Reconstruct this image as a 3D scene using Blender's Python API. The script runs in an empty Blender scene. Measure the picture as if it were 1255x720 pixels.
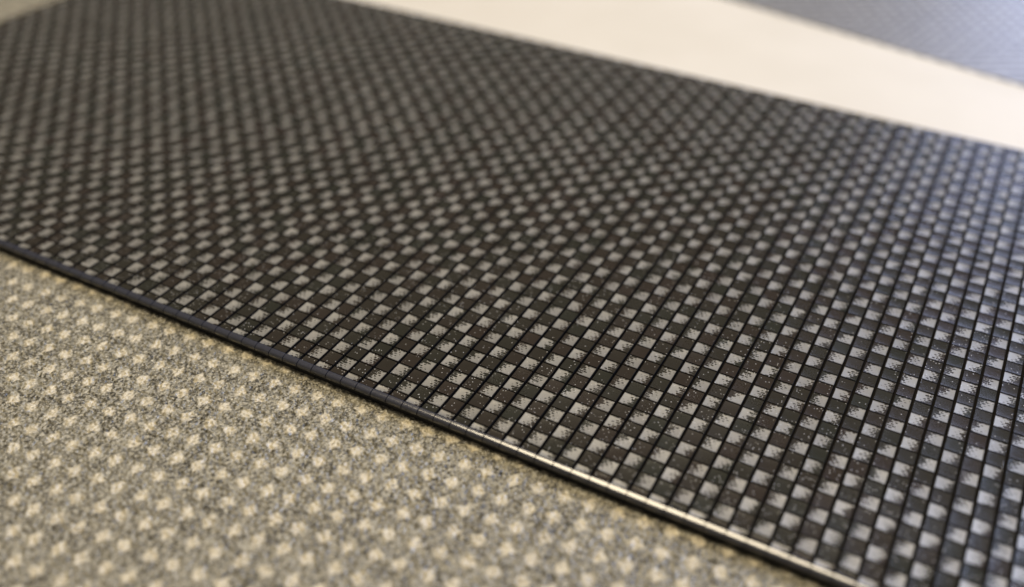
import bpy, bmesh, math, random
import numpy as np
from mathutils import Matrix, Vector

T = 0.002                      # pitch of one tile: 2 mm; all layout below is in tiles
random.seed(4)
scene = bpy.context.scene
col = scene.collection

# ------------------------------------------------------------------ camera
RIGHT = Vector((0.8796775, 0.47539328, 0.01298951))
DOWN = Vector((0.29551056, -0.52501049, -0.79814629))
FWD = Vector((-0.37261375, 0.70594987, -0.60232364))
CAM = Vector((17.555, -38.484, 36.470))
F_PX = 1207.1                  # focal length in pixels of a 1255 px wide picture
FOCUS = 54.5
cam_d = bpy.data.cameras.new('camera')
cam_o = bpy.data.objects.new('camera', cam_d)
col.objects.link(cam_o)
m = Matrix.Identity(4)
for k in range(3):
    m[k][0], m[k][1], m[k][2], m[k][3] = RIGHT[k], -DOWN[k], -FWD[k], CAM[k] * T
cam_o.matrix_world = m
cam_d.sensor_fit = 'HORIZONTAL'
cam_d.sensor_width = 36.0
cam_d.lens = F_PX / 1255 * 36
cam_d.clip_start = 0.005
cam_d.clip_end = 20
cam_d.dof.use_dof = True
cam_d.dof.focus_distance = FOCUS * T
cam_d.dof.aperture_fstop = cam_d.lens / (1.6 * T * 1000)
scene.camera = cam_o

# ------------------------------------------------------------------ world and lamps
world = bpy.data.worlds.new('World')
scene.world = world
world.use_nodes = True
bg = world.node_tree.nodes['Background']
bg.inputs['Color'].default_value = (1.0, 0.90, 0.76, 1)
bg.inputs['Strength'].default_value = 0.12


def area(name, loc, target, sx, sy, power, colour):
    d = bpy.data.lights.new(name, 'AREA')
    d.shape = 'RECTANGLE'
    d.size, d.size_y, d.energy, d.color = sx, sy, power, colour
    o = bpy.data.objects.new(name, d)
    col.objects.link(o)
    o.location = loc
    o.rotation_euler = (Vector(target) - Vector(loc)).to_track_quat('-Z', 'Y').to_euler()
    return o


area('ceiling_lamp', (-0.15, 0.16, 0.98), (0, 0, 0), 0.50, 0.30, 8.8, (1.0, 0.85, 0.60))
area('window_light', (0.30, 1.05, 0.27), (0.02, 0.05, 0), 0.66, 0.42, 4.6, (0.55, 0.64, 1.0))
area('cool_fill_light', (0.33, 0.36, 0.33), (0.04, 0.0, 0), 0.24, 0.28, 3.2, (0.52, 0.64, 1.0))  # added cool fill to tint the right side and catch the tile rims

scene.view_settings.view_transform = 'Standard'
scene.view_settings.look = 'None'
scene.view_settings.exposure = 0.0
scene.view_settings.gamma = 1.0
scene.view_settings.use_curve_mapping = False
scene.render.engine = 'CYCLES'
scene.cycles.use_denoising = True
scene.cycles.max_bounces = 6


# ------------------------------------------------------------------ node helpers
class G:
    """small expression builder on a material's node tree"""

    def __init__(self, name):
        self.mat = bpy.data.materials.new(name)
        self.mat.use_nodes = True
        self.t = self.mat.node_tree
        self.bsdf = self.t.nodes['Principled BSDF']

    def n(self, kind, **kw):
        nd = self.t.nodes.new(kind)
        for k, v in kw.items():
            setattr(nd, k, v)
        return nd

    def put(self, sock, v):
        if hasattr(v, 'is_output'):
            self.t.links.new(v, sock)
        else:
            sock.default_value = v

    def m(self, op, a, b=0.0, c=0.0, clamp=False):
        nd = self.n('ShaderNodeMath', operation=op, use_clamp=clamp)
        self.put(nd.inputs[0], a)
        self.put(nd.inputs[1], b)
        self.put(nd.inputs[2], c)
        return nd.outputs[0]

    def add(self, a, b): return self.m('ADD', a, b)
    def sub(self, a, b): return self.m('SUBTRACT', a, b)
    def mul(self, a, b): return self.m('MULTIPLY', a, b)

    def ramp(self, x, lo, hi, a=0.0, b=1.0):
        nd = self.n('ShaderNodeMapRange', interpolation_type='SMOOTHSTEP')
        self.put(nd.inputs['Value'], x)
        self.put(nd.inputs['From Min'], lo)
        self.put(nd.inputs['From Max'], hi)
        self.put(nd.inputs['To Min'], a)
        self.put(nd.inputs['To Max'], b)
        return nd.outputs['Result']

    def mix(self, f, a, b):
        nd = self.n('ShaderNodeMix', data_type='RGBA')
        self.put(nd.inputs['Factor'], f)
        self.put(nd.inputs['A'] if False else nd.inputs[6], a)
        self.put(nd.inputs[7], b)
        return nd.outputs[2]

    def fmix(self, f, a, b):
        return self.add(a, self.mul(f, self.sub(b, a)))

    def xyz(self, x, y, z=0.0):
        nd = self.n('ShaderNodeCombineXYZ')
        self.put(nd.inputs[0], x)
        self.put(nd.inputs[1], y)
        self.put(nd.inputs[2], z)
        return nd.outputs[0]

    def noise(self, vec, scale, detail=2.0, rough=0.5):
        nd = self.n('ShaderNodeTexNoise')
        self.put(nd.inputs['Vector'], vec)
        nd.inputs['Scale'].default_value = scale
        nd.inputs['Detail'].default_value = detail
        nd.inputs['Roughness'].default_value = rough
        return nd.outputs['Fac']

    def white(self, vec):
        nd = self.n('ShaderNodeTexWhiteNoise', noise_dimensions='3D')
        self.put(nd.inputs['Vector'], vec)
        return nd.outputs['Value']

    def coords(self, owner, origin=(0, 0), angle=0.0, pitch=1.0):
        """position in tiles in the frame of the owning object"""
        tc = self.n('ShaderNodeTexCoord', object=owner)
        mp = self.n('ShaderNodeMapping', vector_type='TEXTURE')
        mp.inputs['Location'].default_value = (origin[0] * T, origin[1] * T, 0)
        mp.inputs['Rotation'].default_value = (0, 0, angle)
        mp.inputs['Scale'].default_value = (T * pitch,) * 3
        self.put(mp.inputs['Vector'], tc.outputs['Object'])
        s = self.n('ShaderNodeSeparateXYZ')
        self.put(s.inputs[0], mp.outputs[0])
        return mp.outputs[0], s.outputs[0], s.outputs[1]

    def print_mask(self, X, Y, margin, dots, fade=(0.1, 0.9)):
        """the printed weave: two pale squares in every two-by-two cell, each
        breaking up into a halftone towards one side"""
        i = self.m('ROUND', X)
        j = self.m('ROUND', Y)
        u = self.add(self.sub(X, i), 0.5)
        v = self.add(self.sub(Y, j), 0.5)
        pi = self.m('FLOORED_MODULO', i, 2.0)
        pj = self.m('FLOORED_MODULO', j, 2.0)
        light = self.m('COMPARE', pi, pj, 0.1)
        ul = self.fmix(pi, u, self.sub(1.0, u))
        vl = self.fmix(pi, self.sub(1.0, v), v)
        dist = self.noise(self.xyz(X, Y), 9.0, 2)
        vd = self.add(v, self.mul(self.sub(dist, 0.5), 0.16))
        row = self.m('FLOOR', self.mul(vd, 6.0))
        fu = self.m('FRACT', self.add(self.mul(u, 3.5), self.mul(row, 0.37)))
        fv = self.m('FRACT', self.mul(vd, 6.0))
        tri = self.m('MAXIMUM', self.m('ABSOLUTE', self.sub(self.mul(fu, 2.0), 1.0)), self.m('ABSOLUTE', self.sub(self.mul(fv, 2.0), 1.0)))
        r1 = self.sub(1.0, tri)
        r2 = self.white(self.xyz(self.m('FLOOR', self.add(self.mul(X, 3.5), self.mul(row, 0.37))), self.m('FLOOR', self.mul(Y, 6.0)), 3.0))
        thr = self.add(self.mul(r1, 0.75), self.mul(self.sub(r2, 0.35), 0.45))
        g = self.sub(self.add(self.mul(ul, 1.3), self.mul(vl, 0.45)), 0.38)
        hard = self.ramp(self.sub(g, thr), -0.09, 0.09)
        soft = self.ramp(g, *fade)
        mask = self.fmix(dots, soft, hard)
        e = self.m('MINIMUM', self.m('MINIMUM', u, self.sub(1.0, u)), self.m('MINIMUM', v, self.sub(1.0, v)))
        mask = self.mul(mask, self.ramp(e, margin * 0.4, margin * 1.6))
        return self.mul(mask, light), i, j, u, v

    def bump(self, height, strength, dist):
        b = self.n('ShaderNodeBump')
        b.inputs['Strength'].default_value = strength
        b.inputs['Distance'].default_value = dist
        self.put(b.inputs['Height'], height)
        self.put(self.bsdf.inputs['Normal'], b.outputs[0])


def tag(o, label=None, cat=None, group=None, kind=None):
    for k, v in (('label', label), ('category', cat), ('group', group), ('kind', kind)):
        if v:
            o[k] = v
    return o


def empty(name, loc=(0, 0, 0)):
    o = bpy.data.objects.new(name, None)
    o.empty_display_size = 0.01
    o.location = loc
    col.objects.link(o)
    return o


def mesh_obj(name, verts, faces, mat, parent=None, smooth=False):
    me = bpy.data.meshes.new(name)
    me.from_pydata([tuple(v) for v in verts], [], faces)
    me.update()
    if smooth:
        me.shade_smooth()
    me.materials.append(mat)
    o = bpy.data.objects.new(name, me)
    col.objects.link(o)
    o.parent = parent
    return o


def crease(me):
    """sharp edges wherever a flat face meets a smooth one"""
    bm = bmesh.new()
    bm.from_mesh(me)
    for e in bm.edges:
        fl = [fc.smooth for fc in e.link_faces]
        if len(fl) < 2 or not all(fl):
            e.smooth = False
    bm.to_mesh(me)
    bm.free()


def slab(x0, x1, y0, y1, z0, z1, b):
    """box with a chamfered upper rim, in tiles"""
    rings = [(0, z0), (0, z1 - b), (b * 0.3, z1 - b * 0.3), (b, z1)]
    v, f = [], []
    for (s, z) in rings:
        v += [(x0 + s, y0 + s, z), (x1 - s, y0 + s, z), (x1 - s, y1 - s, z), (x0 + s, y1 - s, z)]
    for r in range(len(rings) - 1):
        for k in range(4):
            a, c = r * 4 + k, r * 4 + (k + 1) % 4
            f.append((a, c, c + 4, a + 4))
    n = (len(rings) - 1) * 4
    f.append((n, n + 1, n + 2, n + 3))
    f.append((3, 2, 1, 0))
    return [(a * T, b_ * T, c * T) for a, b_, c in v], f


# levels in tiles: the tile tops are 0
Z_GROOVE = -0.26
Z_MAT = -0.74
Z_TABLE = -1.04
X0, X1, Y0, Y1 = -67, 36, -7, 39          # tile columns and rows
Y_CUT = -6.98                              # the front row is cut short by the edge strip

# ------------------------------------------------------------------ table
g = G('cream_table')
vec, X, Y = g.coords(None)
n1 = g.noise(vec, 0.09, 3)
n2 = g.noise(vec, 6.0, 3)
g.put(g.bsdf.inputs['Base Color'], g.mix(g.ramp(n1, 0.3, 0.7), (0.68, 0.625, 0.51, 1), (0.715, 0.66, 0.545, 1)))
g.bsdf.inputs['Roughness'].default_value = 0.55
g.bump(n2, 0.25, 0.00004)
v, f = slab(-260, 260, -180, 330, Z_TABLE - 12, Z_TABLE, 1.5)
table = tag(mesh_obj('table_surface', v, f, g.mat), 'plain cream tabletop showing as a pale band behind the dark panel', None, None, 'structure')


# ------------------------------------------------------------------ grained matte sheets
def mat_material(name, owner, origin, angle, rough, base_lo, base_hi, pale):
    g = G(name)
    vec, X, Y = g.coords(owner, origin, angle, 0.964)
    wob = g.noise(vec, 2.6, 3)
    wob2 = g.noise(g.xyz(Y, X, 7.0), 2.6, 3)
    Xw = g.add(X, g.mul(g.sub(wob, 0.5), 0.30))
    Yw = g.add(Y, g.mul(g.sub(wob2, 0.5), 0.30))
    mask, i, j, u, v = g.print_mask(Xw, Yw, 0.17, 0.15, (-0.15, 0.35))
    fine = g.noise(vec, 7.0, 4, 0.6)
    big = g.noise(vec, 0.5, 2)
    vo = g.n('ShaderNodeTexVoronoi', feature='F1')
    g.put(vo.inputs['Vector'], vec)
    vo.inputs['Scale'].default_value = 6.0
    sp = g.n('ShaderNodeSeparateColor')
    g.put(sp.inputs[0], vo.outputs['Color'])
    speck = g.fmix(0.4, sp.outputs[0], g.ramp(fine, 0.35, 0.65))  # random dark and pale specks, painting in the shading of the grain
    base = g.mix(g.ramp(speck, 0.1, 0.9), base_lo, base_hi)
    base = g.mix(g.mul(g.ramp(big, 0.3, 0.7), 0.25), base, base_hi)
    mask = g.mul(mask, g.ramp(speck, 0.05, 0.6, 0.5, 1.0))
    c = g.mix(mask, base, pale)
    g.put(g.bsdf.inputs['Base Color'], c)
    g.bsdf.inputs['Roughness'].default_value = rough
    g.bsdf.inputs['Specular IOR Level'].default_value = 0.5
    h = g.add(g.mul(g.noise(vec, 4.5, 3, 0.55), 0.7), g.mul(g.noise(vec, 13.0, 2, 0.5), 0.3))
    g.bump(h, 0.55, 0.09 * T)
    return g.mat


def grain(XX, YY, cell, seed):
    """pebbled relief: crowded little domes of uneven height, 0..1"""
    rng = np.random.default_rng(seed)
    gx, gy = np.floor(XX / cell).astype(int), np.floor(YY / cell).astype(int)
    ox, oy = gx.min() - 2, gy.min() - 2
    shp = (gy.max() - oy + 4, gx.max() - ox + 4)
    jx, jy, rr, hh = rng.random(shp), rng.random(shp), rng.uniform(0.55, 1.0, shp), rng.uniform(0.35, 1.0, shp)
    h = np.zeros_like(XX)
    for dy in (-1, 0, 1):
        for dx in (-1, 0, 1):
            a, b = gy - oy + dy, gx - ox + dx
            px, py = (gx + dx + jx[a, b]) * cell, (gy + dy + jy[a, b]) * cell
            d2 = ((XX - px) ** 2 + (YY - py) ** 2) / (rr[a, b] * cell) ** 2
            h = np.maximum(h, hh[a, b] * np.sqrt(np.clip(1 - d2, 0, 1)))
    return h


mat_root = empty('patterned_sheet', (0, 0, Z_TABLE * T))
tag(mat_root, 'grainy matte grey-beige sheet with pale squares lying under the dark panel, nearest the viewer', 'sheet',
    'matte patterned sheets')
mm = mat_material('grained_print', mat_root, (-21.67, -19.03), math.radians(50.6), 0.30,
                  (0.026, 0.024, 0.019, 1), (0.37, 0.34, 0.255, 1), (0.64, 0.57, 0.415, 1))
MX0, MX1, MY0, MY1 = -44.0, 27.0, -31.0, -6.4
STEP = 0.047
nx, ny = int((MX1 - MX0) / STEP), int((MY1 - MY0) / STEP)
xs = np.linspace(MX0, MX1, nx)
ys = np.linspace(MY0, MY1, ny)
XX, YY = np.meshgrid(xs, ys)
h = grain(XX, YY, 0.18, 3) + 0.15 * grain(XX, YY, 0.7, 5)
fade = np.clip(np.minimum(np.minimum(XX - MX0, MX1 - XX), np.minimum(YY - MY0, MY1 - YY)) / 0.6, 0, 1)
ZZ = (Z_MAT - Z_TABLE) - 0.12 + 0.15 * h * fade + 0.07 * (1 - fade)
P = np.stack([XX, YY, ZZ], -1).reshape(-1, 3) * T
idx = np.arange(nx * ny).reshape(ny, nx)
quads = np.stack([idx[:-1, :-1], idx[:-1, 1:], idx[1:, 1:], idx[1:, :-1]], -1)
fine_q = quads.reshape(-1, 4)
me = bpy.data.meshes.new('grained_face')
me.vertices.add(len(P))
me.vertices.foreach_set('co', P.astype(np.float32).ravel())
nq = len(fine_q)
me.loops.add(nq * 4)
me.loops.foreach_set('vertex_index', fine_q.astype(np.int32).ravel())
me.polygons.add(nq)
me.polygons.foreach_set('loop_start', np.arange(0, nq * 4, 4, dtype=np.int32))
me.update(calc_edges=True)
me.validate()
me.shade_smooth()
me.materials.append(mm)
o = bpy.data.objects.new('grained_face', me)
o.parent = mat_root
col.objects.link(o)
# the rest of the sheet: a thin slab with a hole-free top 0.09 tile lower inside the grained part
SX0, SX1, SY0, SY1 = -150.0, 62.0, -70.0, 36.0
zt = Z_MAT - Z_TABLE - 0.05
v, f = [], []
outer = [(SX0, SY0), (SX1, SY0), (SX1, SY1), (SX0, SY1)]
inner = [(MX0, MY0), (MX1, MY0), (MX1, MY1), (MX0, MY1)]
for (x, y) in outer:
    v.append((x, y, 0.0))
for (x, y) in outer:
    v.append((x, y, zt))
for (x, y) in inner:
    v.append((x, y, zt))
for k in range(4):
    q = (k + 1) % 4
    f.append((k, q, q + 4, k + 4))
    f.append((k + 4, q + 4, q + 8, k + 8))
f.append((3, 2, 1, 0))
mesh_obj('sheet_body', [(a * T, b * T, c * T) for a, b, c in v], f, mm, mat_root)

far_root = empty('patterned_sheet', (0.0, 0.0, Z_TABLE * T))
tag(far_root, 'blurred blue-grey patterned sheet beyond the cream tabletop, far right corner', 'sheet', 'matte patterned sheets')
fm = mat_material('grained_print_far', far_root, (6.0, 60.0), math.radians(-13), 0.34,
                  (0.05, 0.05, 0.05, 1), (0.25, 0.245, 0.24, 1), (0.52, 0.51, 0.49, 1))
v, f = slab(0, 130, 0, 90, 0.0, 0.12, 0.05)
fo = mesh_obj('sheet_body', v, f, fm, far_root)
fo.location = (-40 * T, 69.0 * T, 0)
fo.rotation_euler = (0, 0, math.radians(-13.5))

# ------------------------------------------------------------------ the dark tiled panel
panel = empty('tiled_panel', (0, 0, Z_MAT * T))
tag(panel, 'glossy dark brown panel of raised checker tiles with pale halftone squares, across the middle', 'panel')
panel_z = -Z_MAT                            # tile tops in the panel's frame

g = G('tile_print')
vec, X, Y = g.coords(panel)
mask, i, j, u, v = g.print_mask(X, Y, 0.085, 1.0)
jit = g.white(g.xyz(i, j, 1.0))
jit2 = g.white(g.xyz(i, j, 5.0))
dark = g.mix(jit, (0.029, 0.021, 0.0145, 1), (0.022, 0.022, 0.0145, 1))
grainn = g.noise(vec, 16.0, 3, 0.6)
pale = g.mix(jit2, (0.27, 0.26, 0.232, 1), (0.345, 0.335, 0.30, 1))
pale = g.mix(g.ramp(grainn, 0.3, 0.7, 0.25, 0.0), pale, (0.20, 0.185, 0.155, 1))
c = g.mix(mask, dark, pale)
# fine pale dots painted in as sparkle of the lacquer, denser towards the front
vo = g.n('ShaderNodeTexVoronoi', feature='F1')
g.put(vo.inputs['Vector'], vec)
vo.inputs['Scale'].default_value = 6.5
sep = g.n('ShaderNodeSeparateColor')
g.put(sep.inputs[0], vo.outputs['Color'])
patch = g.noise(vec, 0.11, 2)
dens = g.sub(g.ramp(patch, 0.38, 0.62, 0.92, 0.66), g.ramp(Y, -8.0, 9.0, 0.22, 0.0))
glint = g.mul(g.ramp(vo.outputs['Distance'], 0.13, 0.25, 1.0, 0.0), g.m('GREATER_THAN', sep.outputs[0], dens))
c = g.mix(g.mul(glint, 0.8), c, (0.55, 0.53, 0.48, 1))
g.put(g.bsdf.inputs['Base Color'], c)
smudge = g.noise(vec, 0.16, 4, 0.6)
rough = g.add(g.add(0.15, g.mul(grainn, 0.12)), g.ramp(smudge, 0.3, 0.7, 0.0, 0.10))
g.put(g.bsdf.inputs['Roughness'], g.add(rough, g.mul(mask, 0.20)))
g.put(g.bsdf.inputs['Metallic'], g.mul(mask, 0.5))
g.bsdf.inputs['Specular IOR Level'].default_value = 0.45
g.bump(g.add(g.noise(vec, 9.0, 3, 0.55), g.mul(glint, 0.8)), 0.35, 0.025 * T)
TILE = g.mat

g = G('groove_black')
vec, X, Y = g.coords(panel)
g.put(g.bsdf.inputs['Base Color'], g.mix(g.noise(vec, 5.0), (0.005, 0.004, 0.003, 1), (0.010, 0.008, 0.006, 1)))
g.bsdf.inputs['Roughness'].default_value = 0.85
g.bsdf.inputs['Specular IOR Level'].default_value = 0.15
GROOVE = g.mat

g = G('edge_lacquer')
vec, X, Y = g.coords(panel)
n = g.noise(vec, 7.0, 3)
g.put(g.bsdf.inputs['Base Color'], g.mix(n, (0.034, 0.035, 0.046, 1), (0.055, 0.057, 0.074, 1)))
g.put(g.bsdf.inputs['Roughness'], g.add(0.10, g.mul(n, 0.10)))
g.bsdf.inputs['Specular IOR Level'].default_value = 0.9
g.bump(n, 0.2, 0.01 * T)
EDGE = g.mat

g = G('backing_foam')
vec, X, Y = g.coords(panel)
g.put(g.bsdf.inputs['Base Color'], g.mix(g.noise(vec, 9.0), (0.008, 0.008, 0.008, 1), (0.02, 0.02, 0.02, 1)))
g.bsdf.inputs['Roughness'].default_value = 0.9
FOAM = g.mat

PX0, PX1, PY0, PY1 = X0 - 0.55, X1 + 0.55, Y_CUT - 0.02, Y1 + 0.55
v, f = slab(PX0, PX1, PY0 + 0.005, PY1, panel_z - 0.37, panel_z + Z_GROOVE, 0.03)
mesh_obj('base_plate', v, f, GROOVE, panel)
v, f = slab(PX0 + 0.5, PX1 - 0.5, PY0 - 0.20, PY1 - 0.5, 0.0, panel_z - 0.375, 0.02)
mesh_obj('backing', v, f, FOAM, panel)

GAP_X, GAP_Y = 0.155, 0.065
v, f = slab(PX0, PX1, PY1 + 0.003, PY1 + 0.3, panel_z - 0.37, panel_z, 0.06)
mesh_obj('rim', v, f, EDGE, panel)
v, f = slab(PX0 - 0.3, PX0 - 0.003, PY0, PY1 + 0.3, panel_z - 0.37, panel_z, 0.06)
mesh_obj('rim', v, f, GROOVE, panel)


def tile_geo(hx, hy0, hy1):
    """raised pad, its face very slightly dished inside the rim, in tiles"""
    rings = [(0.0, Z_GROOVE - 0.01), (0.0, -0.008), (0.008, 0.0), (0.10, -0.012), (0.20, -0.021), (0.32, -0.025)]
    v, f = [], []
    for s, z in rings:
        sy = s * min(1.0, (hy1 - hy0) / (2 * hx))
        v += [(-hx + s, hy0 + sy, z), (hx - s, hy0 + sy, z), (hx - s, hy1 - sy, z), (-hx + s, hy1 - sy, z)]
    for r in range(len(rings) - 1):
        for k in range(4):
            a, c = r * 4 + k, r * 4 + (k + 1) % 4
            f.append((a, c, c + 4, a + 4))
    n = 4 * (len(rings) - 1)
    f.append((n, n + 1, n + 2, n + 3))
    return np.array(v), f


WALLS = [1 if k < 8 else 0 for k in range(21)]
SMOOTH = [k >= 8 for k in range(21)]          # walls flat, dished face smooth


hx, hy = 0.5 - GAP_X / 2, 0.5 - GAP_Y / 2
full_v, full_f = tile_geo(hx, -hy, hy)
cut_v, cut_f = tile_geo(hx, Y_CUT + 7 + 0.02, hy)


def tile_mesh(name, v, f):
    me = bpy.data.meshes.new(name)
    me.from_pydata([tuple(p) for p in v * T], [], f)
    me.polygons.foreach_set('use_smooth', SMOOTH)
    me.update()
    crease(me)
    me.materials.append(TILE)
    me.materials.append(GROOVE)
    me.polygons.foreach_set('material_index', WALLS)
    return me


full_me = tile_mesh('tile', full_v, full_f)
cut_me = tile_mesh('cut_tile', cut_v, cut_f)


def project(x, y):
    d = Vector((x, y, 0)) - CAM
    z = d.dot(FWD)
    return 627.5 + F_PX * d.dot(RIGHT) / z, 360 + F_PX * d.dot(DOWN) / z, z


cells = {'light_tile': [], 'dark_tile': []}
for j in range(Y0, Y1 + 1):
    for i in range(X0, X1 + 1):
        px, py, z = project(i, j)
        seen = -6 < px < 1261 and -6 < py < 726
        cells['light_tile' if (i - j) % 2 == 0 else 'dark_tile'].append((z if seen else 1e6 + z, i, j))

for kind, lst in cells.items():
    lst.sort()
    rest_v, rest_f = [], []
    for n_, (z, i, j) in enumerate(lst):
        rx, ry, dz = random.gauss(0, 0.007), random.gauss(0, 0.007), random.uniform(-0.012, 0.004)
        cut = j == Y0
        if n_ < 300:
            o = bpy.data.objects.new(kind, cut_me if cut else full_me)
            o.location = (i * T, j * T, (panel_z + dz) * T)
            o.rotation_euler = (rx, ry, 0)
            o.parent = panel
            col.objects.link(o)
        else:
            vv = (cut_v if cut else full_v).copy()
            vv[:, 2] += vv[:, 1] * rx - vv[:, 0] * ry + panel_z + dz
            vv[:, 0] += i
            vv[:, 1] += j
            b0 = len(rest_v) * 24
            rest_v.append(vv)
            rest_f += [tuple(b0 + q for q in ff) for ff in full_f]
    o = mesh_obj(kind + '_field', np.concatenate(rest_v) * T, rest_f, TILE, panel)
    o.data.polygons.foreach_set('use_smooth', SMOOTH * len(rest_v))
    crease(o.data)
    o.data.materials.append(GROOVE)
    o.data.polygons.foreach_set('material_index', WALLS * len(rest_v))
    o['kind'] = 'stuff'

# rounded edge strip along the front, one piece under each column of tiles
prof = [(0.0, 0.0), (-0.03, -0.004), (-0.15, -0.037), (-0.26, -0.070), (-0.31, -0.105),
        (-0.335, -0.15), (-0.34, -0.22), (-0.34, -0.34), (-0.31, -0.37), (0.0, -0.37)]
prof = [(Y_CUT + y, z) for y, z in prof]
ev, ef = [], []
npf = len(prof)
E_HW = 0.474
for x in (-E_HW, E_HW):
    ev += [(x, y, z) for (y, z) in prof]
for k in range(npf):
    b = (k + 1) % npf
    ef.append((k, k + npf, b + npf, b))
ef.append(tuple(range(npf)))
ef.append(tuple(reversed(range(npf, 2 * npf))))
edge_me = bpy.data.meshes.new('edge_strip')
edge_me.from_pydata([(a * T, b * T, c * T) for a, b, c in ev], [], ef)
bm = bmesh.new()
bm.from_mesh(edge_me)
bmesh.ops.recalc_face_normals(bm, faces=bm.faces)
for fc in bm.faces:
    xs_ = [vv.co.x for vv in fc.verts]
    fc.smooth = max(xs_) - min(xs_) > 0.5 * T
bm.to_mesh(edge_me)
bm.free()
crease(edge_me)
edge_me.materials.append(EDGE)
for i in range(X0, X1 + 1):
    o = bpy.data.objects.new('edge_strip', edge_me)
    o.location = (i * T, random.uniform(-0.003, 0.003) * T, (panel_z + random.uniform(-0.004, 0.002)) * T)
    o.rotation_euler = (0, 0, 0)
    o.parent = panel
    col.objects.link(o)
